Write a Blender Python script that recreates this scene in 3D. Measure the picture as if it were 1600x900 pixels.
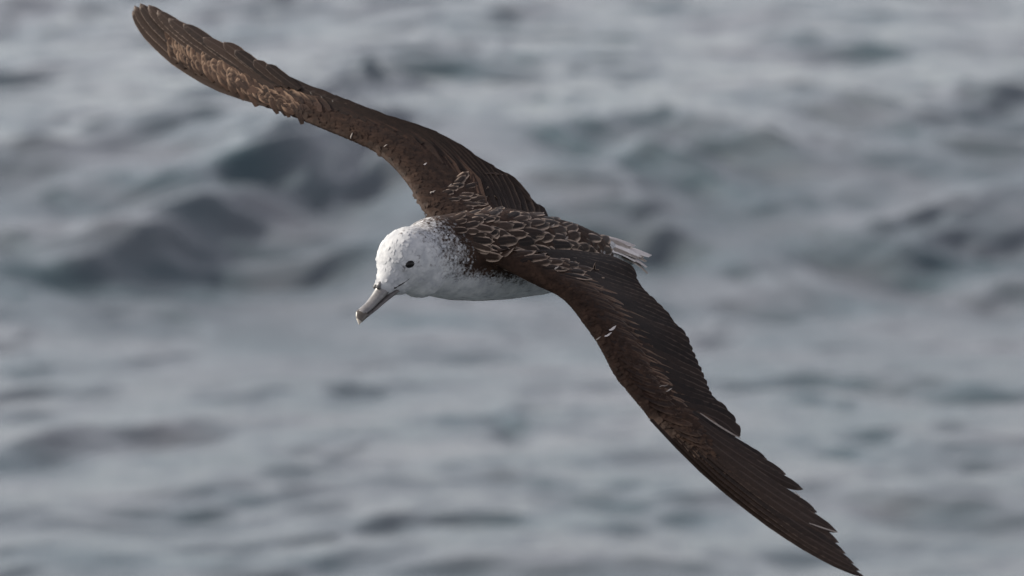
import bpy, bmesh, math, random
import numpy as np
from mathutils import Vector
from mathutils.bvhtree import BVHTree

for o in list(bpy.data.objects):
    bpy.data.objects.remove(o)
scene = bpy.context.scene
col = scene.collection
rng = np.random.default_rng(11)
random.seed(5)

# ------------------------------------------------------------------ camera
CAM_H, PITCH, DIST, PPM = 10.0, math.radians(9.0), 18.0, 578.0   # PPM: photo pixels per metre at the bird
FPX = PPM * DIST                                                   # focal length in photo pixels (1600 wide)
R = np.array([1.0, 0, 0])
F = np.array([0, math.cos(PITCH), -math.sin(PITCH)])
U = np.array([0, math.sin(PITCH), math.cos(PITCH)])
C0 = np.array([0, 0, CAM_H])
cam_d = bpy.data.cameras.new('camera')
cam = bpy.data.objects.new('camera', cam_d)
col.objects.link(cam)
cam.location = C0
cam.rotation_euler = (math.pi / 2 - PITCH, 0, 0)
cam_d.sensor_width = 36
cam_d.lens = 36 * FPX / 1600
cam_d.clip_start, cam_d.clip_end = 0.5, 20000
cam_d.dof.use_dof = True
cam_d.dof.focus_distance = DIST - 0.2
cam_d.dof.aperture_fstop = 3.7
scene.camera = cam

# ------------------------------------------------------------------ sky, sun, exposure
Lc = np.array([-0.85, 0.52, -0.22])                 # towards the sun: right, up, towards the lens
Lw = Lc[0] * R + Lc[1] * U - Lc[2] * F
Lw /= np.linalg.norm(Lw)
world = bpy.data.worlds.new('World')
scene.world = world
world.use_nodes = True
nt = world.node_tree
nt.nodes.clear()
sky = nt.nodes.new('ShaderNodeTexSky')
sky.sky_type = 'NISHITA'
sky.sun_disc = False
sky.sun_elevation = math.asin(Lw[2])
sky.sun_rotation = math.atan2(Lw[0], Lw[1])
sky.air_density, sky.dust_density, sky.ozone_density = 1.0, 1.0, 2.0
hs = nt.nodes.new('ShaderNodeHueSaturation')        # a thin even veil of cloud greys the blue
hs.inputs['Saturation'].default_value = 0.24
hs.inputs['Hue'].default_value = 0.54
bg = nt.nodes.new('ShaderNodeBackground')
bg.inputs['Strength'].default_value = 0.15
wo = nt.nodes.new('ShaderNodeOutputWorld')
nt.links.new(sky.outputs[0], hs.inputs['Color'])
nt.links.new(hs.outputs[0], bg.inputs['Color'])
nt.links.new(bg.outputs[0], wo.inputs[0])
sun_d = bpy.data.lights.new('sun', 'SUN')
sun_d.energy = 4.3
sun_d.angle = math.radians(1.0)
sun_d.color = (1.0, 0.93, 0.82)
sun = bpy.data.objects.new('sun', sun_d)
col.objects.link(sun)
sun.rotation_euler = Vector(-Lw).to_track_quat('-Z', 'Y').to_euler()
sun.location = Lw * 60
vs = scene.view_settings
vs.view_transform, vs.look, vs.gamma = 'Standard', 'None', 1.0
vs.exposure = 0.62

# ------------------------------------------------------------------ helpers
def cam_pt(px, py, z=0.0):
    """photo pixel + depth offset z (in bird pixels, towards the lens) -> world"""
    d = DIST - z / PPM
    return C0 + R * ((px - 800) / FPX * d) + U * ((450 - py) / FPX * d) + F * d

def cvec(x, y, z):
    v = R * x + U * y - F * z
    return v / np.linalg.norm(v)

def project(P):
    q = np.asarray(P) - C0
    d = q @ F
    return 800 + (q @ R) / d * FPX, 450 - (q @ U) / d * FPX, d

def unit(v):
    return v / (np.linalg.norm(v) + 1e-12)

def sstep(a, b, x):
    t = np.clip((x - a) / (b - a), 0, 1)
    return t * t * (3 - 2 * t)

def node_mat(name):
    m = bpy.data.materials.new(name)
    m.use_nodes = True
    t = m.node_tree
    return m, t, t.nodes['Principled BSDF']

def N(t, kind, **kw):
    n = t.nodes.new(kind)
    for k, v in kw.items():
        if k in n.inputs:
            n.inputs[k].default_value = v
        else:
            setattr(n, k, v)
    return n

def ramp(t, src, stops):
    r = N(t, 'ShaderNodeValToRGB')
    e = r.color_ramp.elements
    while len(e) < len(stops):
        e.new(0.5)
    for k, (p, c) in zip(e, stops):
        k.position = p
        k.color = (*c, 1) if len(c) == 3 else c
    t.links.new(src, r.inputs[0])
    return r.outputs[0]

def mixc(t, fac, a, b, blend='MIX'):
    m = N(t, 'ShaderNodeMix', data_type='RGBA', blend_type=blend)
    for k, v in ((0, fac), (6, a), (7, b)):
        if hasattr(v, 'links'):
            t.links.new(v, m.inputs[k])
        elif k == 0:
            m.inputs[k].default_value = v
        else:
            m.inputs[k].default_value = (*v, 1)
    return m.outputs[2]

def math_n(t, op, a, b=None, clamp=False):
    m = N(t, 'ShaderNodeMath', operation=op, use_clamp=clamp)
    for k, v in ((0, a), (1, b)):
        if v is None:
            continue
        if hasattr(v, 'links'):
            t.links.new(v, m.inputs[k])
        else:
            m.inputs[k].default_value = v
    return m.outputs[0]

# ------------------------------------------------------------------ sea
def sea_point(px, py, z=0.0):
    d = F + R * ((px - 800) / FPX) + U * ((450 - py) / FPX)
    s = (z - CAM_H) / d[2]
    return C0 + d * s

def axis(lo, hi, step, far):
    a = list(np.arange(lo, hi + 1e-6, step))
    s, x = step, hi
    while x < far:
        s *= 1.35
        x += s
        a.append(x)
    s, x = step, lo
    while x > -far:
        s *= 1.35
        x -= s
        a.insert(0, x)
    return np.array(a)

def build_sea():
    xs = axis(-21, 21, 0.075, 9000)
    ys = axis(33, 125, 0.075, 9000)
    X, Y = np.meshgrid(xs, ys)
    gap = np.maximum(np.gradient(xs)[None, :], np.gradient(ys)[:, None])
    H = np.zeros_like(X)
    g = np.random.default_rng(3)
    # wind sea: many small wave trains, steepness spread over lengths
    for k in range(130):
        lam = math.exp(g.uniform(math.log(0.25), math.log(4.0)))
        th = g.normal(math.radians(-60), math.radians(15)) if k % 5 < 3 else g.normal(math.radians(-116), math.radians(16))
        amp = 0.0036 * lam ** 0.72 * g.uniform(0.4, 1.3)
        kk = 2 * math.pi / lam
        ph = kk * (X * math.cos(th) + Y * math.sin(th)) + g.uniform(0, 6.28)
        fade = np.clip(lam / (4 * gap) - 0.5, 0, 1)
        # wave groups: slow amplitude change along and across the crests
        gx, gy = g.uniform(-1, 1, 2) * kk * 0.16
        env = 0.55 + 0.45 * np.sin(X * gx * 2 + Y * gy + g.uniform(0, 6.28))
        w = np.sin(ph)
        H += amp * fade * env * (w + 0.22 * np.cos(2 * ph))
    # single larger waves: (photo x, y, width, height, steepness, rise of the crest line per px)
    waves = [
        (665, 112, 200, 60, 2.2, 0.0), (570, 150, 120, 70, 0.6, 0.4), (480, 225, 270, 140, 0.8, 0.35),
        (560, 265, 160, 60, 0.5, 0.0), (230, 205, 150, 60, 0.6, 0.1), (380, 365, 270, 80, 0.9, 0.1),
        (220, 395, 230, 55, 0.55, -0.05), (60, 375, 150, 50, 0.45, -0.1), (60, 455, 120, 34, 0.35, -0.1),
        (250, 480, 140, 45, 0.6, -0.25), (1170, 275, 150, 55, 0.95, -0.15), (1050, 290, 130, 60, 0.8, -0.3),
        (970, 335, 210, 80, 0.9, -0.05), (1330, 165, 210, 50, 0.8, -0.2), (1100, 200, 90, 45, 0.75, -0.1),
        (950, 188, 160, 40, 0.6, 0.0), (1570, 150, 130, 70, 1.0, 0.0), (1500, 345, 200, 60, 0.7, 0.15),
        (1400, 390, 280, 50, 0.5, -0.25), (1380, 600, 420, 44, 0.95, -0.06), (500, 722, 160, 45, 0.85, 0.08),
        (100, 700, 130, 45, 0.6, 0.3), (250, 668, 150, 40, 0.6, 0.15), (50, 575, 120, 50, 0.6, -0.2),
        (20, 540, 90, 50, 0.5, -0.2), (1130, 525, 80, 40, 0.7, 0.0), (790, 655, 70, 60, 0.6, 0.0),
        (960, 765, 260, 45, 0.65, -0.15), (640, 815, 330, 36, 0.55, 0.05), (280, 785, 200, 45, 0.5, 0.15),
        (1450, 690, 260, 40, 0.4, -0.05), (1300, 480, 260, 40, 0.4, -0.1), (1030, 120, 120, 40, 0.55, 0.0),
        (1300, 70, 150, 60, 0.55, -0.1), (1500, 790, 220, 50, 0.45, -0.1), (350, 880, 300, 50, 0.5, 0.1),
        (40, 880, 140, 40, 0.5, 0.1), (560, 615, 90, 30, 0.5, 0.0), (820, 8, 90, 40, 0.7, 0.0),
        (10, 20, 60, 60, 0.5, 0.0), (880, 880, 300, 40, 0.5, 0.05), (430, 130, 180, 60, 0.5, 0.1),
        (1250, 850, 180, 40, 0.4, -0.1), (760, 540, 200, 50, 0.35, -0.1), (1560, 470, 160, 50, 0.4, -0.1),
        (430, 290, 200, 70, 0.5, 0.3), (560, 215, 170, 70, 0.5, 0.3), (330, 345, 220, 50, 0.45, 0.2), (300, 250, 200, 36, 0.5, 0.1),
        (140, 300, 140, 40, 0.45, -0.1), (30, 250, 120, 50, 0.5, 0.1)]
    broken = []
    swell = [(500, 300, 2600, 330, 0.19, 0.0), (1700, 270, 1300, 250, 0.14, 0.0)]   # one long low swell across the view
    for (px, py, w, h, st, rise) in waves:      # each wave is a soft body with several broken wavelets on its face
        broken.append((px, py, w * 1.2, h * 1.05, st * 0.50 * min(1, 55 / h) ** 1.3, rise))
        for q in range(8 + int(w * h / 2600)):
            ox = g.uniform(-0.5, 0.5) * w
            broken.append((px + ox, py - rise * ox + g.uniform(-0.5, 0.5) * h, w * g.uniform(0.25, 0.75), min(max(11, h * g.uniform(0.14, 0.36)), 30),
                           st * g.uniform(0.35, 0.7), rise + g.uniform(-0.12, 0.12)))
    for q in range(330):                        # the same broken sea goes on beyond the frame
        px = g.uniform(-1600, 3200); py = g.uniform(-420, 1600)
        if -150 < px < 1750 and -60 < py < 980:
            continue
        w, h, st = g.uniform(110, 300), g.uniform(36, 80), g.uniform(0.4, 0.9)
        for r_ in range(5):
            broken.append((px + g.uniform(-0.5, 0.5) * w, py + g.uniform(-0.5, 0.5) * h, w * g.uniform(0.4, 0.9), h * g.uniform(0.2, 0.45),
                           st * g.uniform(0.35, 0.7), g.normal(0, 0.15)))
    for q in range(2300):                       # faint streaks everywhere
        px = g.uniform(-1700, 3300); py = g.uniform(-450, 1700)
        broken.append((px, py, g.uniform(70, 330), g.uniform(7, 19), g.uniform(0.12, 0.42) * (1.0 if py < 430 else 0.6), (0.16 if px < 700 else -0.18) + g.normal(0, 0.10)))
    waves = broken
    XW, YW = X.copy(), Y.copy()
    for k in range(14):      # crests wander and break up
        lam = g.uniform(0.8, 4.5); th = g.uniform(0, 6.28); kk = 6.283 / lam
        w_ = np.sin(kk * (X * math.cos(th) + Y * 0.5 * math.sin(th)) + g.uniform(0, 6.28)) * lam * np.clip(lam / (4 * gap) - 0.5, 0, 1)
        XW += 0.018 * g.uniform(-1, 1) * w_; YW += 0.045 * g.uniform(-1, 1) * w_
    def params(wv, zf=None):
        px, py, w, h, st, rise = wv
        p = sea_point(px, py + h * 0.1)
        if zf:
            for _ in range(8):                  # where the line of sight meets the swell
                p = sea_point(px, py + h * 0.1, zf(p[0], p[1]))
        d = (p - C0) @ F
        s = FPX / d
        flat = s * CAM_H / d
        slope = 0.68 * st
        sy = h / (2 * slope * s * 0.61 + 2 * flat)
        sx = 0.5 * w / s
        return p, sx, sy, slope, rise * s / flat * 0.62
    def shape(par, XX, YY):
        p, sx, sy, slope, k_ = par
        dX = XX - p[0]
        t = (YY - p[1] - k_ * dX) / sy + 0.175 * (dX / sx) ** 2
        return slope * sy * t * np.exp(-t * t / 2) * np.exp(-(dX / sx) ** 2 * 0.8)
    sw = [params(w_) for w_ in swell]
    zf = lambda x, y: float(sum(shape(p_, np.float64(x), np.float64(y)) for p_ in sw))
    for p_ in sw:
        H += shape(p_, X, Y)
    for wv in waves:
        par = params(wv, zf)
        p, sx, sy, _, k_ = par
        # only the part of the grid that the wave reaches
        c0, c1 = np.searchsorted(xs, (p[0] - 3 * sx, p[0] + 3 * sx))
        reach = 7 * sy + abs(k_) * 3 * sx + 0.5
        r0, r1 = np.searchsorted(ys, (p[1] - reach, p[1] + reach))
        H[r0:r1, c0:c1] += shape(par, XW[r0:r1, c0:c1], YW[r0:r1, c0:c1])
    n, m = X.shape
    me = bpy.data.meshes.new('sea')
    v = np.stack([X, Y, H], -1).reshape(-1, 3).astype(np.float32)
    idx = np.arange(n * m).reshape(n, m)
    f = np.stack([idx[:-1, :-1], idx[:-1, 1:], idx[1:, 1:], idx[1:, :-1]], -1).reshape(-1, 4)
    me.vertices.add(len(v)); me.vertices.foreach_set('co', v.ravel())
    me.loops.add(f.size); me.loops.foreach_set('vertex_index', f.ravel().astype(np.int32))
    me.polygons.add(len(f))
    me.polygons.foreach_set('loop_start', np.arange(0, f.size, 4, dtype=np.int32))
    me.polygons.foreach_set('use_smooth', np.ones(len(f), bool))
    me.update(calc_edges=True)
    o = bpy.data.objects.new('sea', me)
    col.objects.link(o)
    o['kind'] = 'structure'
    o['label'] = 'grey choppy open sea with dark teal wave faces'
    m_, t, b = node_mat('sea_water')
    b.inputs['Base Color'].default_value = (0.020, 0.042, 0.052, 1)
    b.inputs['Roughness'].default_value = 0.16
    b.inputs['IOR'].default_value = 1.34
    tc = N(t, 'ShaderNodeTexCoord')
    mp = N(t, 'ShaderNodeMapping')
    mp.inputs['Scale'].default_value = (1.0, 1.4, 1.0)
    t.links.new(tc.outputs['Object'], mp.inputs[0])
    n1 = N(t, 'ShaderNodeTexNoise', Scale=9.0, Detail=5.0, Roughness=0.62)
    t.links.new(mp.outputs[0], n1.inputs['Vector'])
    bp = N(t, 'ShaderNodeBump', Strength=0.5, Distance=0.035)
    t.links.new(n1.outputs[0], bp.inputs['Height'])
    t.links.new(bp.outputs[0], b.inputs['Normal'])
    # thin foam and bubbles; body colour also lightened in place of missing sky reflection
    n2 = N(t, 'ShaderNodeTexNoise', Scale=0.55, Detail=3.0, Roughness=0.5)
    t.links.new(mp.outputs[0], n2.inputs['Vector'])
    c = ramp(t, n2.outputs[0], [(0.35, (0.044, 0.067, 0.077)), (0.72, (0.102, 0.108, 0.118))])
    t.links.new(c, b.inputs['Base Color'])
    me.materials.append(m_)
    return o

build_sea()

# ------------------------------------------------------------------ the bird: frame and wing surfaces
HEAD = cvec(-0.645, 0.0, 0.76)       # flight direction
WR = cvec(-0.655, 0.51, -0.555)      # towards its right wing
UP = cvec(0.39, 0.86, 0.33)
ORG = cam_pt(790, 395, 10)

class Wing:
    def __init__(self, le, te, z0, zle, zch, th, sgn):
        le, te = np.array(le, float), np.array(te, float)
        self.le, self.te, self.n = le, te, len(le)
        run = np.concatenate([[0], np.cumsum(np.linalg.norm(np.diff(le, axis=0), axis=1))])
        zl = z0 + zle * run
        zt = zl - zch * np.linalg.norm(te - le, axis=1)
        pts = np.concatenate([le, te])
        zz = np.concatenate([zl, zt])
        self.c, self.s = pts.mean(0), 400.0
        self.k = np.linalg.lstsq(self.basis(pts), zz, rcond=None)[0]
        self.th = np.array(th, float)
        # mean upper normal
        p0 = self.raw(*le[self.n // 2]); p1 = self.raw(*le[self.n // 2 + 1]); p2 = self.raw(*te[self.n // 2])
        nn = unit(np.cross(p1 - p0, p2 - p0))
        self.N = nn if nn @ UP > 0 else -nn
        self.sgn = sgn

    def basis(self, p):
        q = (p - self.c) / self.s
        x, y = q[:, 0], q[:, 1]
        return np.stack([np.ones_like(x), x, y, x * y, x * x, y * y], -1)

    def zf(self, x, y):
        return float((self.basis(np.array([[x, y]], float)) @ self.k)[0])

    def raw(self, x, y):
        return cam_pt(x, y, self.zf(x, y))

    def row(self, a, u):
        u = min(max(u, 0), self.n - 1.0001)
        i = int(u); f = u - i
        p0, p1, p2, p3 = a[max(i - 1, 0)], a[i], a[i + 1], a[min(i + 2, self.n - 1)]
        return 0.5 * (2 * p1 + (p2 - p0) * f + (2 * p0 - 5 * p1 + 4 * p2 - p3) * f * f + (3 * p1 - p0 - 3 * p2 + p3) * f ** 3)

    def pix(self, u, v):
        a, b = self.row(self.le, u), self.row(self.te, u)
        return a + (b - a) * v

    def thick(self, u, v):
        th = np.interp(u, np.linspace(0, self.n - 1, len(self.th)), self.th)
        q = v / 0.72
        if q >= 1 or q <= 0:
            return 0.0
        th *= 1 - 0.75 * float(sstep(11, 14.6, u))
        return th / PPM * 2.6 * (0.2969 * math.sqrt(q) - 0.126 * q - 0.3516 * q * q + 0.2843 * q ** 3 - 0.1015 * q ** 4) / 0.26

    def pt(self, u, v, lift=0.0):
        x, y = self.pix(u, v)
        return self.raw(x, y) + self.N * (self.thick(u, v) + lift)

RW = Wing(
    [(700, 362), (662, 332), (641, 296), (622, 271), (600, 249), (577, 233), (545, 219), (516, 207), (481, 193), (446, 178), (408, 166),
     (372, 150), (337, 133), (302, 113), (272, 92), (242, 66), (219, 43), (208, 26), (208, 14)],
    [(860, 360), (842, 328), (796, 280), (750, 252), (700, 221), (655, 202), (610, 188), (570, 174), (525, 156), (480, 139), (438, 120),
     (398, 99), (362, 77), (328, 66), (298, 51), (268, 33), (245, 18), (230, 9), (218, 7)],
    95, -0.90, 0.85, [12, 12, 10, 8, 6, 4.5, 4, 3, 2.5], 1)
LW = Wing(
    [(742, 398), (780, 417), (833, 444), (870, 461), (892, 481), (908, 503), (927, 529), (942, 556), (960, 590), (984, 619), (1009, 650),
     (1041, 683), (1082, 724), (1132, 770), (1170, 800), (1207, 826), (1245, 850), (1284, 876), (1338, 898)],
    [(940, 405), (985, 418), (997, 442), (1011, 462), (1030, 481), (1051, 505), (1067, 525), (1078, 551), (1089, 577), (1099, 600), (1110, 622),
     (1133, 646), (1156, 684), (1203, 724), (1250, 764), (1274, 802), (1304, 832), (1326, 868), (1348, 896)],
    135, 0.56, 0.85, [12, 13, 11, 9, 7, 5.5, 4.5, 3.5, 2.5], -1)

# ------------------------------------------------------------------ body mesh (torso, neck, head and both wing arms: one skin)
def loft(bm, rings):
    vr = [[bm.verts.new(p) for p in r] for r in rings]
    n = len(vr[0])
    for a, b in zip(vr[:-1], vr[1:]):
        for i in range(n):
            bm.faces.new((a[i], a[(i + 1) % n], b[(i + 1) % n], b[i]))
    bm.faces.new(vr[0][::-1]); bm.faces.new(vr[-1])

def torso_rings(spec, nseg=40):
    P = np.array([cam_pt(x, y, z) for x, y, z, *_ in spec])
    rad = np.array([(a, b) for *_, a, b in spec]) / PPM
    run = np.concatenate([[0], np.cumsum(np.linalg.norm(np.diff(P, axis=0), axis=1))])
    t = np.linspace(0, run[-1], 60)
    def sm(col_):
        y = np.interp(t, run, col_)
        k = np.array([1, 2, 3, 2, 1]) / 9
        return np.convolve(np.pad(y, 2, mode='edge'), k, 'valid')
    C = np.stack([sm(P[:, i]) for i in range(3)], -1)
    A, B = sm(rad[:, 0]), sm(rad[:, 1])
    T = np.gradient(C, axis=0)
    out = []
    for c, a, b, tg in zip(C, A, B, T):
        tg = unit(tg)
        lat = unit(np.cross(tg, UP)); up = unit(np.cross(lat, tg))
        ring = []
        for k in range(nseg):
            th = 2 * math.pi * k / nseg
            ring.append(c + lat * a * math.cos(th) + up * b * math.sin(th))
        out.append(ring)
    return out

def ball(bm, c, r, ax=None):
    res = bmesh.ops.create_icosphere(bm, subdivisions=4, radius=1.0)
    for v in res['verts']:
        p = np.array(v.co)
        v.co = c + p * r if ax is None else c + ax[0] * p[0] * r[0] + ax[1] * p[1] * r[1] + ax[2] * p[2] * r[2]

bm = bmesh.new()
loft(bm, torso_rings([
    (650, 408, 200, 46, 50), (672, 399, 171, 56, 62), (700, 401, 135, 62, 67), (740, 400, 84, 71, 69), (790, 396, 20, 76, 69),
    (840, 397, -42, 70, 60), (890, 398, -100, 55, 50), (935, 397, -158, 36, 30), (970, 400, -205, 20, 17), (990, 404, -230, 10, 8)]))
HC = cam_pt(640, 408, 205)
BD = cvec(-0.60, -0.75, 0.28)                     # bill direction
BL = cvec(0.35, -0.10, 0.92); BL = unit(BL - BD * (BL @ BD))   # towards the head's left side
BU = np.cross(BL, BD); BU = unit(BU) if np.cross(BL, BD) @ cvec(-0.7, 0.6, 0) > 0 else -unit(BU)
ball(bm, cam_pt(641, 406, 205), np.array([54, 50, 52]) / PPM, (HEAD, WR, UP))
ball(bm, cam_pt(622, 427, 222), np.array([36, 31, 30]) / PPM, (BD, BU, BL))
ball(bm, cam_pt(610, 441, 232), np.array([24, 20, 18]) / PPM, (BD, BU, BL))
ball(bm, cam_pt(655, 422, 195), np.array([44, 42, 42]) / PPM, (HEAD, WR, UP))
for W in (RW, LW):
    rings = []
    for u in np.linspace(0, 14.6, 60):
        vm = 1 - 0.8 * float(sstep(10, 14.6, u))
        vv = [v * vm for v in (0.004, 0.02, 0.06, 0.12, 0.2, 0.3, 0.42, 0.54, 0.64, 0.70)]
        up = [W.pt(u, v) for v in vv]
        lo = []
        for v in vv[::-1]:
            x, y = W.pix(u, v)
            lo.append(W.raw(x, y) - W.N * max(W.thick(u, v) * 0.55, 0.0035))
        rings.append(up + lo)
    loft(bm, rings)
bmesh.ops.recalc_face_normals(bm, faces=bm.faces)
tmp_me = bpy.data.meshes.new('tmp')
bm.to_mesh(tmp_me); bm.free()
tmp = bpy.data.objects.new('tmp', tmp_me)
col.objects.link(tmp)
md = tmp.modifiers.new('r', 'REMESH'); md.mode = 'VOXEL'; md.voxel_size = 0.0048
sm_ = tmp.modifiers.new('s', 'SMOOTH'); sm_.iterations = 10; sm_.factor = 0.5
dg = bpy.context.evaluated_depsgraph_get()
body_me = bpy.data.meshes.new_from_object(tmp.evaluated_get(dg))
body_me.name = 'body'
bpy.data.objects.remove(tmp)
nv = len(body_me.vertices)
VC = np.empty(nv * 3, np.float32); body_me.vertices.foreach_get('co', VC); VC = VC.reshape(-1, 3).astype(float)
VN = np.empty(nv * 3, np.float32); body_me.vertices.foreach_get('normal', VN); VN = VN.reshape(-1, 3).astype(float)
NF = len(body_me.polygons)
bvh = BVHTree.FromPolygons([tuple(c) for c in VC], [tuple(p.vertices) for p in body_me.polygons])

def ray(px, py):
    d = unit(F + R * ((px - 800) / FPX) + U * ((450 - py) / FPX))
    h = bvh.ray_cast(Vector(C0), Vector(d))
    return None if h[0] is None else (np.array(h[0]), np.array(h[1]))

def plumage(P, Nn):
    """0 = brown back and wings, 1 = white head and underside; also wing weight"""
    A = cam_pt(740, 385, 70)
    q = (P - A) * PPM
    fw, lat, up = q @ HEAD, q @ WR, q @ UP
    g = 107 + 0.85 * up
    g = g + 0.5 * np.maximum(np.abs(lat) - 42, 0) * (1 - sstep(60, 130, fw)) - 4
    wh = sstep(-85, 105, fw - g)
    wh = np.maximum(wh, sstep(34, -22, up) * (1 - sstep(44, 80, np.abs(lat)) * sstep(-30, 24, up)))
    wing = sstep(80, 104, np.abs(lat + fw * 0.0))
    wing = np.where(fw > 115, 0, wing)
    NW = np.where((lat > 0)[:, None], RW.N, LW.N)
    und = sstep(-0.28, -0.75, (Nn * NW).sum(1))  # white underside, widened at the leading edge to paint in a sunlit rim
    wh = wh * (1 - wing) + und * wing * sstep(105, 150, np.abs(lat))
    # rump and tail base are paler
    wh = np.maximum(wh, 0.75 * sstep(-270, -300, fw) * (1 - wing))
    return wh, wing

WHITE, WING = plumage(VC, VN)
for ex, ey, er, ea in ((629, 417, 0.013, 0.34), (640, 412, 0.022, 0.18), (650, 410, 0.016, 0.15)):   # dusky lores and eye ring
    d2 = ((VC - ray(ex, ey)[0]) ** 2).sum(1)
    WHITE = WHITE - ea * np.exp(-d2 / er ** 2)

# ------------------------------------------------------------------ materials of the bird
def plumage_nodes(t, b, wh_sock, tone_sock):
    tc = N(t, 'ShaderNodeTexCoord')
    n1 = N(t, 'ShaderNodeTexNoise', Scale=130.0, Detail=3.0, Roughness=0.6)
    t.links.new(tc.outputs['Object'], n1.inputs['Vector'])
    n3 = N(t, 'ShaderNodeTexNoise', Scale=34.0, Detail=4.0, Roughness=0.65)
    t.links.new(tc.outputs['Object'], n3.inputs['Vector'])
    sp = math_n(t, 'SUBTRACT', n1.outputs[0], 0.5)
    sp = math_n(t, 'MULTIPLY', sp, 1.5)
    bell = math_n(t, 'MULTIPLY', wh_sock, math_n(t, 'SUBTRACT', 1.0, wh_sock))
    bell = math_n(t, 'MULTIPLY', bell, 4.0)
    sp = math_n(t, 'MULTIPLY', sp, bell)
    w = math_n(t, 'ADD', wh_sock, sp)
    brown = ramp(t, n3.outputs[0], [(0.3, (0.013, 0.0070, 0.0046)), (0.55, (0.029, 0.0155, 0.0098)), (0.8, (0.060, 0.034, 0.022))])
    white = ramp(t, n3.outputs[0], [(0.3, (0.31, 0.315, 0.33)), (0.7, (0.51, 0.505, 0.50))])
    f = ramp(t, w, [(0.16, (0, 0, 0)), (0.80, (1, 1, 1))])
    c = mixc(t, f, brown, white)
    t.links.new(c, b.inputs['Base Color'])
    b.inputs['Roughness'].default_value = 0.75
    b.inputs['Specular IOR Level'].default_value = 0.12
    bp = N(t, 'ShaderNodeBump', Strength=0.12, Distance=0.003)
    t.links.new(n1.outputs[0], bp.inputs['Height'])
    t.links.new(bp.outputs[0], b.inputs['Normal'])

def body_material():
    m, t, b = node_mat('body_plumage')
    a = N(t, 'ShaderNodeAttribute', attribute_name='white')
    plumage_nodes(t, b, a.outputs['Fac'], None)
    return m

def feather_material(name, dark, mid, fringe, fr0, fr1, shaft=0.25, rough=0.6, wear=1.0):
    """attr 'fe': r along, g across (0 shaft .. 1 margin), b tone, fringe weight in alpha"""
    m, t, b = node_mat(name)
    a = N(t, 'ShaderNodeAttribute', attribute_name='fe')
    s = N(t, 'ShaderNodeSeparateColor')
    t.links.new(a.outputs['Color'], s.inputs[0])
    tc = N(t, 'ShaderNodeTexCoord')
    nz = N(t, 'ShaderNodeTexNoise', Scale=60.0, Detail=4.0, Roughness=0.7)
    t.links.new(tc.outputs['Object'], nz.inputs['Vector'])
    v = math_n(t, 'ADD', math_n(t, 'MULTIPLY', s.outputs[2], 0.75), math_n(t, 'MULTIPLY', math_n(t, 'SUBTRACT', nz.outputs[0], 0.5), 0.8))
    c = ramp(t, v, [(0.1, dark), (0.7, mid)])
    # pale worn margin
    e = math_n(t, 'POWER', s.outputs[1], 2.0)
    tt = math_n(t, 'POWER', s.outputs[0], 7.0)
    e = math_n(t, 'MAXIMUM', e, tt)
    e = math_n(t, 'ADD', e, math_n(t, 'MULTIPLY', math_n(t, 'SUBTRACT', nz.outputs[0], 0.5), wear))
    e = ramp(t, e, [(fr0, (0, 0, 0)), (fr1, (1, 1, 1))])
    e = math_n(t, 'MULTIPLY', e, a.outputs['Alpha'])
    e = math_n(t, 'MULTIPLY', e, ramp(t, s.outputs[0], [(0.30, (0, 0, 0)), (0.62, (1, 1, 1))]))
    c = mixc(t, e, c, fringe)
    sh = ramp(t, s.outputs[1], [(0.02, (1, 1, 1)), (0.12, (0, 0, 0))])
    c = mixc(t, math_n(t, 'MULTIPLY', sh, shaft), c, tuple(min(1, x * 1.6 + 0.02) for x in mid))
    t.links.new(c, b.inputs['Base Color'])
    b.inputs['Roughness'].default_value = rough
    b.inputs['Specular IOR Level'].default_value = 0.12
    wv = N(t, 'ShaderNodeTexNoise', Scale=240.0, Detail=2.0)
    t.links.new(tc.outputs['Object'], wv.inputs['Vector'])
    bp = N(t, 'ShaderNodeBump', Strength=0.25, Distance=0.002)
    t.links.new(wv.outputs[0], bp.inputs['Height'])
    t.links.new(bp.outputs[0], b.inputs['Normal'])
    return m

M_BODY = body_material()
M_FLIGHT = feather_material('flight_feather_dark', (0.0075, 0.0044, 0.0032), (0.025, 0.0145, 0.0098), (0.16, 0.12, 0.095), 0.75, 1.0, 0.5)
M_COVERT = feather_material('covert_feather_brown', (0.013, 0.0068, 0.0046), (0.050, 0.0270, 0.0172), (0.27, 0.18, 0.122), 0.26, 1.0, 0.2, wear=0.5)
M_HAND = feather_material('hand_covert_mottled', (0.012, 0.0066, 0.0045), (0.050, 0.028, 0.018), (0.25, 0.165, 0.11), 0.12, 0.95, 0.2, wear=1.0)
M_SCAP = feather_material('scapular_feather_fringed', (0.008, 0.0046, 0.0032), (0.032, 0.0185, 0.012), (0.46, 0.345, 0.265), 0.30, 1.0, 0.2, wear=0.6)
M_WORN = feather_material('worn_pale_feather', (0.16, 0.13, 0.11), (0.34, 0.30, 0.27), (0.40, 0.36, 0.33), 0.6, 0.95, 0.1, 0.7)
M_WHITE = feather_material('white_feather', (0.36, 0.32, 0.31), (0.56, 0.52, 0.50), (0.60, 0.56, 0.54), 0.6, 0.95, 0.1, 0.7)

root = bpy.data.objects.new('albatross', None)
col.objects.link(root)
root.location = ORG
root.empty_display_size = 0.2
root['label'] = 'young albatross gliding over the sea, white face, brown back and wings'
root['category'] = 'bird'

def part(name, me, mat, parent=root, local_parent=True):
    """mesh in world coordinates -> child of the bird"""
    me.transform(__import__('mathutils').Matrix.Translation(Vector(-ORG)))
    o = bpy.data.objects.new(name, me)
    col.objects.link(o)
    if mat:
        me.materials.append(mat)
    me.polygons.foreach_set('use_smooth', np.ones(len(me.polygons), bool))
    o.parent = parent
    return o

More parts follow.
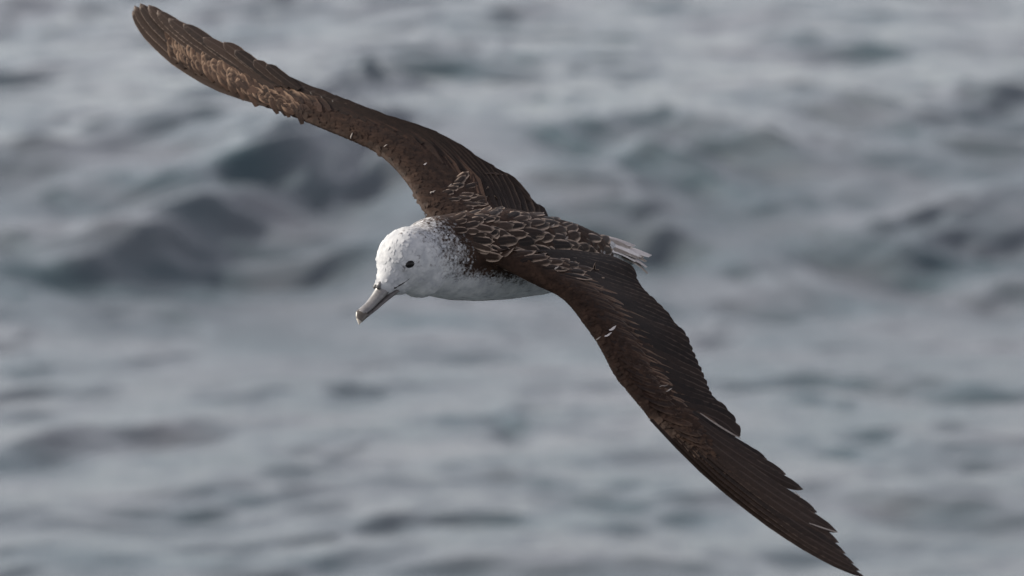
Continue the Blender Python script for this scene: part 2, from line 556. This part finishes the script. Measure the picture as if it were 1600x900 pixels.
at = body_me.attributes.new('white', 'FLOAT', 'POINT')
at.data.foreach_set('value', WHITE.astype(np.float32))
body_me.materials.clear()
body = part('body', body_me, M_BODY)

# ------------------------------------------------------------------ feathers
def blade_mesh(name, path, nrm, hw, taper='round', camber=0.12, tone=0.5, fringe=0.5, curl=0.0, asym=0.0, notch=0.0):
    """path: k x 3 world points base->tip, nrm: k x 3 normals, hw: half width in metres"""
    path = np.asarray(path); k = len(path)
    T = np.gradient(path, axis=0)
    run = np.concatenate([[0], np.cumsum(np.linalg.norm(np.diff(path, axis=0), axis=1))]); run /= run[-1]
    cols = [-1, -0.55, 0, 0.55, 1]
    vs_, at_ = [], []
    for i in range(k):
        t = run[i]
        if taper == 'round':
            w = min(1, 0.45 + 1.6 * t) * math.sqrt(max(0.0, 1 - max(0, (t - 0.62) / 0.38) ** 2))
        elif taper == 'point':
            w = min(1, 0.5 + 1.5 * t) * (max(0.0, 1 - max(0, (t - 0.5) / 0.5) ** 1.8))
        else:
            w = min(1, 0.55 + 1.5 * t) * math.sqrt(max(0.0, 1 - max(0, (t - 0.82) / 0.18) ** 2))
        w = max(w, 0.04)
        tg = unit(T[i]); n = unit(nrm[i] - tg * (nrm[i] @ tg)); sd = np.cross(tg, n)
        for c in cols:
            a = c * (1 + asym * (1 if c > 0 else -1))
            j = random.uniform(-1, 1) * 0.05 * (abs(c) == 1)
            # the margin trails behind the shaft a little: a rounded tip
            p = path[i] + sd * hw * w * (a + j) - n * hw * camber * c * c - tg * hw * 0.25 * c * c * t
            p = p + n * curl * t * t
            vs_.append(p); at_.append((t, abs(c), tone, fringe))
    fs = []
    for i in range(k - 1):
        for c in range(4):
            a = i * 5 + c
            fs.append((a, a + 1, a + 6, a + 5))
    me = bpy.data.meshes.new(name)
    me.from_pydata([tuple(v) for v in vs_], [], fs)
    ca = me.color_attributes.new('fe', 'FLOAT_COLOR', 'POINT')
    ca.data.foreach_set('color', np.array(at_, np.float32).ravel())
    return me

def wing_path(W, ctrl, lift0, lift1, k=9):
    """ctrl: (u, v) list"""
    ctrl = np.array(ctrl, float)
    ts = np.linspace(0, 1, len(ctrl)); out = []
    for t in 1 - (1 - np.linspace(0, 1, k)) ** 1.7:
        u = np.interp(t, ts, ctrl[:, 0]); v = np.interp(t, ts, ctrl[:, 1])
        out.append(W.pt(u, v, lift0 + (lift1 - lift0) * t))
    return np.array(out), np.repeat(W.N[None], k, 0)

def pix_path(W, pts, lift0, lift1, k=11):
    """pts: photo pixels on the wing surface, quadratic through three points"""
    p = np.array(pts, float)
    out = []
    for t in 1 - (1 - np.linspace(0, 1, k)) ** 1.7:
        if len(p) == 3:
            q = (1 - t) ** 2 * p[0] + 2 * t * (1 - t) * p[1] + t * t * p[2]
        else:
            q = p[0] + (p[1] - p[0]) * t
        out.append(W.raw(*q) + W.N * (lift0 + (lift1 - lift0) * t))
    return np.array(out), np.repeat(W.N[None], k, 0)

def march(px, py, d, length, lift0, lift1, k=6):
    """path along the skin from the surface point at a photo pixel"""
    h = ray(px, py)
    if h is None:
        return None
    p, n = h
    out, nn = [], []
    for i in range(k):
        t = i / (k - 1)
        out.append(p + n * (lift0 + (lift1 - lift0) * t)); nn.append(n)
        dd = unit(d - n * (d @ n))
        loc, n2, _, _ = bvh.find_nearest(Vector(p + dd * length / (k - 1)))
        p, n = np.array(loc), np.array(n2)
    return np.array(out), np.array(nn)

def rnd(a, b):
    return random.uniform(a, b)

# --- left (near) wing: primaries, tips read off the trailing edge
prim_L = [  # base, bend, tip (photo px), half width m
    ((1018, 657), (1188, 834), (1352, 902), 0.018), ((1054, 686), (1205, 828), (1345, 893), 0.020),
    ((1058, 682), (1212, 820), (1335, 882), 0.023), ((1062, 678), (1214, 808), (1322, 867), 0.025),
    ((1066, 674), (1216, 798), (1311, 850), 0.026), ((1068, 670), (1212, 786), (1309, 834), 0.026),
    ((1072, 664), (1200, 766), (1277, 803), 0.026), ((1076, 658), (1188, 742), (1255, 767), 0.024),
    ((1078, 652), (1174, 722), (1228, 744), 0.022), ((1080, 646), (1154, 702), (1198, 721), 0.020)]
for i, (b0, b1, b2, hw) in enumerate(prim_L):
    p, n = pix_path(LW, [b0, b1, b2], 0.006, 0.001 + 0.0006 * i, 14)
    me = blade_mesh('primary_feather', p, n, hw, 'long', 0.05, rnd(0.1, 0.7), 0.30)
    part('primary_feather', me, M_FLIGHT)
# --- right (far) wing
prim_R = [
    ((420, 166), (268, 122), (207, 16), 0.019), ((420, 162), (276, 108), (210, 9), 0.022), ((420, 158), (288, 96), (219, 6), 0.024),
    ((420, 152), (300, 82), (232, 9), 0.024), ((420, 148), (308, 76), (246, 18), 0.023), ((420, 144), (320, 74), (264, 31), 0.022),
    ((424, 140), (334, 74), (287, 40), 0.021), ((428, 138), (352, 80), (318, 62), 0.020), ((434, 136), (378, 88), (350, 70), 0.020),
    ((440, 136), (392, 98), (368, 83), 0.019), ((452, 138), (418, 114), (398, 99), 0.018), ((468, 142), (440, 124), (418, 106), 0.016)]
for i, (b0, b1, b2, hw) in enumerate(prim_R):
    p, n = pix_path(RW, [b0, b1, b2], 0.006, 0.001 + 0.0012 * i, 14)
    me = blade_mesh('primary_feather', p, n, hw, 'long', 0.06, rnd(0.3, 1.0), 0.6)  # lighter than the left primaries: wear and sunlight put into tone and margin
    part('primary_feather', me, M_FLIGHT)

# --- secondaries: one behind the other along the trailing edge
def secondaries(W, u0, u1, n, vb, du, hw, tone, fringe, shape='round', over=0.0):
    for i in range(n):
        f = i / (n - 1)
        ut = u0 + (u1 - u0) * f
        ub = max(ut - du, 0.3)
        p, nn = wing_path(W, [(ub, vb), (ut - du * 0.6, 0.76), (ut - du * 0.25, 0.94), (ut, 1.0 + rnd(-0.01, 0.01) + over + (rnd(-0.10, 0.05) if W is RW and ut < 4 else 0))], 0.0, 0.001 + 0.00012 * (n - i), 11)
        part('secondary_feather', blade_mesh('secondary_feather', p, nn, hw * rnd(0.92, 1.08), shape, 0.01, rnd(*tone), fringe), M_FLIGHT)

secondaries(LW, 1.0, 12.0, 26, 0.45, 2.1, 0.032, (0.15, 0.55), 0.30, 'long')
secondaries(RW, 1.2, 11.6, 28, 0.62, 4.0, 0.022, (0.35, 0.55), 0.0, 'long', -0.04)

# --- covert rows
def covert_row(W, u0, u1, n, vb, vt, du, hw, lift, tone, fringe, jit=0.02):
    lift0_ = lift
    for i in range(n):
        f = (i + rnd(-0.45, 0.45)) / (n - 1)
        ut = u0 + (u1 - u0) * f
        fr = fringe(ut) if callable(fringe) else fringe
        tn = tone(ut) if callable(tone) else rnd(*tone)
        v0, v1 = vb + rnd(-jit, jit), vt + rnd(-jit, jit)
        ub = max(ut - du, 0.3)
        if W is RW and vb < 0.35 and ut > 10:
            lift = lift0_ + 0.007 * float(sstep(10, 12.5, ut))
        p, nn = wing_path(W, [(ub, v0), (ut - du * 0.4, (v0 + v1) / 2), (ut, v1)], lift, max(lift, 0) + 0.0012 + 0.0003 * (n - i) / n, 7)
        part('covert_feather', blade_mesh('covert_feather', p, nn, hw * rnd(0.7, 1.25), 'round', 0.015, tn, fr), M_HAND if W is RW and ut > 9 else M_COVERT)

lf = lambda u: (0.5 if u < 10.5 else 0.12)
covert_row(LW, 1.5, 14.5, 40, 0.40, 0.80, 1.1, 0.018, -0.002, (0.0, 0.9), lf)
covert_row(LW, 1.5, 13.0, 38, 0.28, 0.62, 0.9, 0.016, -0.001, (0.0, 0.9), lf)
covert_row(LW, 2.5, 12.0, 30, 0.14, 0.44, 0.8, 0.015, 0.0, (0.1, 0.5), lambda u: 0.2)
rf = lambda u: rnd(0.2, 1.0) if 9.0 < u < 14.8 else 0.1
rt = lambda u: rnd(0.2, 1.0) if u > 9 else rnd(0.2, 0.6)
covert_row(RW, 4.0, 9.5, 14, 0.54, 0.84, 3.0, 0.022, -0.003, rt, lambda u: 0.0)
covert_row(RW, 9.5, 14.5, 22, 0.40, 0.78, 1.0, 0.017, -0.002, rt, rf, 0.09)
covert_row(RW, 9.5, 14.8, 22, 0.26, 0.60, 0.8, 0.015, -0.001, rt, rf, 0.09)
covert_row(RW, 8.8, 14.6, 28, 0.14, 0.46, 0.7, 0.013, 0.0, rt, rf, 0.10)
covert_row(RW, 8.8, 14.4, 30, 0.00, 0.30, 0.6, 0.012, 0.0005, rt, rf, 0.10)
covert_row(RW, 8.6, 12.5, 16, 0.46, 0.86, 0.9, 0.015, 0.001, rt, rf, 0.10)

# --- scapulars: scaly pale-edged feathers of the back
AFT = -HEAD
k = 0
for row_, (x0, y0, x1, y1, n) in enumerate([
        (935, 380, 905, 418, 5), (905, 366, 880, 424, 6), (880, 354, 858, 426, 8), (856, 346, 836, 420, 9), (834, 338, 815, 418, 10),
        (812, 334, 795, 416, 10), (790, 330, 776, 414, 10), (768, 328, 758, 408, 10), (746, 328, 742, 398, 9), (724, 330, 726, 386, 8), (708, 334, 712, 360, 5),
        (782, 296, 750, 320, 5), (760, 284, 722, 318, 6), (736, 280, 700, 318, 6), (712, 282, 684, 316, 5)]):
    n = int(n * 1.35)
    for j in range(n):
        f = j / (n - 1)
        x = x0 + (x1 - x0) * f + rnd(-9, 9); y = y0 + (y1 - y0) * f + rnd(-5, 5)
        small = 1.0 if x > 760 else 0.75 if y < 322 else max(0.4, 0.5 + 0.5 * (x - 690) / 70)
        side = (0.5 - f) * 0.6 + rnd(-0.25, 0.25)
        r = march(x, y, unit(AFT + WR * side), rnd(0.075, 0.125) * small, -0.002, rnd(0.004, 0.008), 9)
        if r is None:
            continue
        # worn feathers bend a little sideways
        bend = rnd(-0.012, 0.012) * small
        pth = np.array([p + WR * bend * (q / 8) ** 2 for q, p in enumerate(r[0])])
        me = blade_mesh('scapular_feather', pth, r[1], rnd(0.013, 0.021) * small, 'round', 0.18, rnd(0.0, 0.9), rnd(0.5, 1.0), curl=rnd(0, 0.004))
        part('scapular_feather', me, M_SCAP)

# --- tail and rump
for tier, nt_ in ((0, 13), (1, 11)):
    for i in range(nt_):
        f = i / (nt_ - 1) - 0.5
        if tier == 0:
            b0 = cam_pt(940, 392, -160) + WR * f * 0.06 + UP * 0.016
            tip = cam_pt(1021, 404, -258) + WR * f * 0.075 + UP * (0.006 - 0.05 * abs(f)) + HEAD * (abs(f) * 0.06 + rnd(0, 0.055)) + UP * rnd(-0.006, 0.008)
        else:
            b0 = cam_pt(908, 388, -125) + WR * f * 0.075 + UP * 0.036
            tip = cam_pt(986, 396, -215) + WR * f * 0.085 + UP * (0.020 - 0.05 * abs(f)) + HEAD * rnd(-0.02, 0.03)
        path = [b0 + (tip - b0) * t + UP * 0.010 * math.sin(t * math.pi) for t in np.linspace(0, 1, 9) ** 0.8]
        me = blade_mesh('tail_feather', path, [UP] * 9, rnd(0.017, 0.025), 'round', 0.25, rnd(0.0, 0.9), 0.6, curl=rnd(-0.006, 0.010))
        part('tail_feather' if tier == 0 else 'rump_feather', me, M_WHITE if (i * 7 + tier) % 4 else M_WORN)

# --- single worn or displaced white feathers that catch the light
for W, a, b, c, hw in [(LW, (1092, 650), (1126, 674), (1158, 690), 0.0034), (LW, (1262, 822), (1286, 830), (1308, 836), 0.0025),
                       (LW, (1238, 772), (1246, 778), (1250, 782), 0.002), (RW, (758, 276), (780, 273), (800, 278), 0.006)]:
    p, n = pix_path(W, [a, b, c], 0.011, 0.009, 8)
    part('worn_feather', blade_mesh('worn_feather', p, n, hw, 'round', 0.1, rnd(0.2, 0.8), 0.5), M_WORN if W is LW else M_SCAP)
for (x, y, L, hw, lift) in [(951, 517, 0.030, 0.006, 0.016), (944, 527, 0.026, 0.005, 0.014), (932, 531, 0.020, 0.004, 0.010), (943, 566, 0.018, 0.005, 0.006),
                            (948, 574, 0.02, 0.005, 0.006), (953, 582, 0.02, 0.004, 0.006), (1030, 605, 0.028, 0.003, 0.012), (1040, 612, 0.028, 0.003, 0.012),
                            (661, 259, 0.014, 0.004, 0.008), (664, 227, 0.020, 0.003, 0.008), (599, 231, 0.016, 0.003, 0.008), (549, 217, 0.02, 0.003, 0.008),
                            (866, 422, 0.02, 0.004, 0.010), (880, 376, 0.022, 0.004, 0.014), (860, 356, 0.02, 0.004, 0.012), (672, 303, 0.02, 0.005, 0.008), (700, 293, 0.02, 0.003, 0.01)]:
    r = march(x, y, unit(AFT + WR * (-0.5 if x > 900 else 0.2) + UP * 0.2), L * 0.75, 0.003, lift, 6)
    if r is None:
        continue
    bend = rnd(-0.010, 0.010)
    pth = np.array([p + WR * bend * (q / 5) ** 2 + UP * 0.0015 * math.sin(q * 1.5 + x) for q, p in enumerate(r[0])])
    part('worn_feather', blade_mesh('worn_feather', pth, r[1], hw * 0.6, 'point', 0.4, rnd(0.1, 0.9), 0.5), M_WHITE if (x, y) in ((951, 517), (944, 527), (661, 259)) else M_WORN)

# ------------------------------------------------------------------ small contour feathers over the skin
def contour():
    vs_, fs, wh, fe = [], [], [], []
    tri = []
    for p in body_me.polygons:
        v = list(p.vertices)
        tri.append((v[0], v[1], v[2]))
        if len(v) == 4:
            tri.append((v[0], v[2], v[3]))
    tri = np.array(tri)
    a, b, c = VC[tri[:, 0]], VC[tri[:, 1]], VC[tri[:, 2]]
    ar = np.linalg.norm(np.cross(b - a, c - a), axis=1)
    n = 15000
    pick = rng.choice(len(tri), n, p=ar / ar.sum())
    r1, r2 = np.sqrt(rng.random(n)), rng.random(n)
    P = a[pick] * (1 - r1)[:, None] + b[pick] * (r1 * (1 - r2))[:, None] + c[pick] * (r1 * r2)[:, None]
    Nn = VN[tri[pick, 0]]
    wv, wg = WHITE[tri[pick, 0]], WING[tri[pick, 0]]
    A = cam_pt(740, 385, 70)
    for i in range(n):
        p, nn = P[i], Nn[i]
        q = (p - A) * PPM
        out = WR * (1 if q @ WR > 0 else -1)
        d = AFT + out * 0.75 * wg[i] + rng.normal(0, 0.12, 3)
        d = unit(d - nn * (d @ nn))
        face = q @ HEAD > 70
        if wg[i] > 0.3 and nn @ (RW.N if q @ WR > 0 else LW.N) < 0.5:
            continue
        L = (0.015 if face else 0.019) * rng.uniform(0.7, 1.3)
        hw = L * rng.uniform(0.24, 0.36)
        sd = np.cross(d, nn)
        lf = 0.0003 + rng.random() * 0.0003 if face else 0.0006 + rng.random() * 0.0012
        base = len(vs_)
        if face:
            lf *= 0.5
        for t, w, h in ((0, 0.45, -0.0008), (0.5, 1.0, lf * 0.7), (0.85, 0.75, lf)):
            c0 = p + d * L * t + nn * h
            vs_.append(c0 - sd * hw * w); vs_.append(c0 + sd * hw * w)
        vs_.append(p + d * L + nn * lf)
        fs += [(base, base + 1, base + 3, base + 2), (base + 2, base + 3, base + 5, base + 4), (base + 4, base + 5, base + 6)]
        w_ = float(np.clip(wv[i] + rng.normal(0, 0.20 if q @ UP > 5 else 0.10) * (4 * wv[i] * (1 - wv[i]) + 0.02), 0, 1))
        if face and q @ UP > 22 and rng.random() < 0.10:
            w_ = min(w_, rng.uniform(0.45, 0.7))
        wh += [w_] * 7
    me = bpy.data.meshes.new('contour_feathers')
    me.from_pydata([tuple(v) for v in vs_], [], fs)
    a_ = me.attributes.new('white', 'FLOAT', 'POINT')
    a_.data.foreach_set('value', np.array(wh, np.float32))
    return me

# body_me was moved to the bird's frame; VC/VN keep world coordinates
o = part('contour_feathers', contour(), M_BODY)
o['kind'] = 'stuff'

# ------------------------------------------------------------------ bill and eyes
def horn_material(name, c0, c1, rough=0.35):
    m, t, b = node_mat(name)
    tc = N(t, 'ShaderNodeTexCoord')
    nz = N(t, 'ShaderNodeTexNoise', Scale=70.0, Detail=4.0, Roughness=0.6)
    t.links.new(tc.outputs['Object'], nz.inputs['Vector'])
    t.links.new(ramp(t, nz.outputs[0], [(0.3, c0), (0.7, c1)]), b.inputs['Base Color'])
    b.inputs['Roughness'].default_value = rough
    bp = N(t, 'ShaderNodeBump', Strength=0.15, Distance=0.002)
    t.links.new(nz.outputs[0], bp.inputs['Height'])
    t.links.new(bp.outputs[0], b.inputs['Normal'])
    return m

M_HORN = horn_material('horn_pinkish_grey', (0.105, 0.098, 0.096), (0.20, 0.188, 0.184))
M_HORN_LOW = horn_material('horn_grey', (0.055, 0.048, 0.047), (0.10, 0.088, 0.085))
M_HORN_DARK = horn_material('horn_dark_plate', (0.045, 0.036, 0.03), (0.09, 0.075, 0.06))
M_HOOK = horn_material('horn_pale_hook', (0.22, 0.195, 0.16), (0.36, 0.32, 0.27))
M_BLACK = horn_material('nostril_and_gape_dark', (0.012, 0.01, 0.01), (0.03, 0.025, 0.024), 0.6)

bill = [((588, 436), (622, 456), 14), ((588, 449), (608, 467), 11.5), ((580, 462), (597, 476), 9.5), ((571, 474), (587, 485), 8.5),
        ((562, 481.5), (578.5, 491.5), 8.5), ((556.5, 487), (571.5, 497.5), 7.5), ((556, 494), (567, 502), 5.5), ((558, 501), (563.5, 505), 3.2), ((560.5, 507), (561.5, 507.5), 1)]
def bill_loft(name, s0, s1, f0, f1, mat, parent, grow=1.0):
    """s: station range, f: 0 culmen .. 1 underside"""
    bm = bmesh.new(); rings = []
    for s in np.linspace(s0, s1, 16):
        i = min(int(s), len(bill) - 2); f = s - i
        c = np.array(bill[i][0]) * (1 - f) + np.array(bill[i + 1][0]) * f
        l = np.array(bill[i][1]) * (1 - f) + np.array(bill[i + 1][1]) * f
        w = (bill[i][2] * (1 - f) + bill[i + 1][2] * f) / PPM
        z = 236 + 4 * s
        a = cam_pt(*(c + (l - c) * f0), z); b = cam_pt(*(c + (l - c) * f1), z)
        m, hh = (a + b) / 2, (b - a) / 2
        ring = []
        for k in range(18):
            th = 2 * math.pi * k / 18
            # narrower along the ridge, widest low on the side
            wl = w * (0.82 - 0.18 * math.cos(th)) * grow
            ring.append(m - hh * math.cos(th) * grow + BL * wl * math.sin(th))
        rings.append(ring)
    loft(bm, rings)
    bmesh.ops.recalc_face_normals(bm, faces=bm.faces)
    me = bpy.data.meshes.new(name); bm.to_mesh(me); bm.free()
    return part(name, me, mat, parent)

beak = bill_loft('beak', 0, 4.6, 0.0, 0.74, M_HORN, root)
bill_loft('lower_mandible', 0, 4.6, 0.70, 1.0, M_HORN_LOW, beak)
bill_loft('hook', 6.0, 8, 0.0, 0.98, M_HOOK, beak, 1.02)
bill_loft('hook_plate', 4.3, 6.5, 0.0, 1.0, M_HORN_DARK, beak, 1.03)

def tube(name, pts, radii, mat, parent, seg=12):
    pts = np.array(pts); T = np.gradient(pts, axis=0)
    bm = bmesh.new(); rings = []
    for p, r, tg in zip(pts, radii, T):
        tg = unit(tg); a = unit(np.cross(tg, UP)); b = np.cross(a, tg)
        rings.append([p + (a * math.cos(2 * math.pi * k / seg) + b * math.sin(2 * math.pi * k / seg)) * r for k in range(seg)])
    loft(bm, rings)
    bmesh.ops.recalc_face_normals(bm, faces=bm.faces)
    me = bpy.data.meshes.new(name); bm.to_mesh(me); bm.free()
    return part(name, me, mat, parent)

# tube nostril beside the ridge, opening forwards, one on each side
for sgn in (1, -1):
    side = BL * (0.009 * sgn)
    q = [cam_pt(595, 437, 238) + side * 0.9, cam_pt(591, 444, 240) + side, cam_pt(588, 450, 241) + side]
    nos = tube('nostril', q, [0.0028, 0.0062, 0.0060], M_HORN, beak)
    tube('nostril_opening', [q[2] - (q[2] - q[1]) * 0.15, q[2] + (q[2] - q[1]) * 0.16], [0.0054, 0.0050], M_BLACK, beak)

# dark gape line along the cheek
for sgn in (1, -1):
    pts = []
    for t in np.linspace(0, 1, 8):
        x, y = 616 + 24 * t, 450 - 15 * t + 1.0 * math.sin(t * math.pi)
        h = ray(x, y)
        if h is None:
            continue
        p = h[0] + h[1] * 0.0008
        if sgn < 0:
            p = p - BL * 2 * ((p - HC) @ BL)
            l_, n_, _, _ = bvh.find_nearest(Vector(p)); p = np.array(l_) + np.array(n_) * 0.0008
        pts.append(p)
    tube('gape_line', pts, np.linspace(0.0026, 0.0006, len(pts)), M_BLACK, beak, 8)

m_eye, t_, b_ = node_mat('eye_black')
b_.inputs['Base Color'].default_value = (0.006, 0.005, 0.005, 1)
b_.inputs['Roughness'].default_value = 0.22
b_.inputs['Specular IOR Level'].default_value = 0.2
fr_ = N(t_, 'ShaderNodeTexNoise', Scale=40.0)
t_.links.new(ramp(t_, fr_.outputs[0], [(0.3, (0.004, 0.0035, 0.0035)), (0.7, (0.010, 0.008, 0.007))]), b_.inputs['Base Color'])
h = ray(640.5, 413)
for sgn in (1, -1):
    p, n = h
    if sgn < 0:
        p = p - BL * 2 * ((p - HC) @ BL)
        l_, n_, _, _ = bvh.find_nearest(Vector(p)); p, n = np.array(l_), np.array(n_)
    fwd = unit(cvec(-0.9, -0.35, 0.2)); fwd = unit(fwd - n * (fwd @ n)); up = np.cross(n, fwd)
    bm = bmesh.new()
    ball(bm, p - n * 0.002, (0.0125, 0.0098, 0.0075), (fwd, up, n))
    me = bpy.data.meshes.new('eye'); bm.to_mesh(me); bm.free()
    part('eye', me, m_eye)
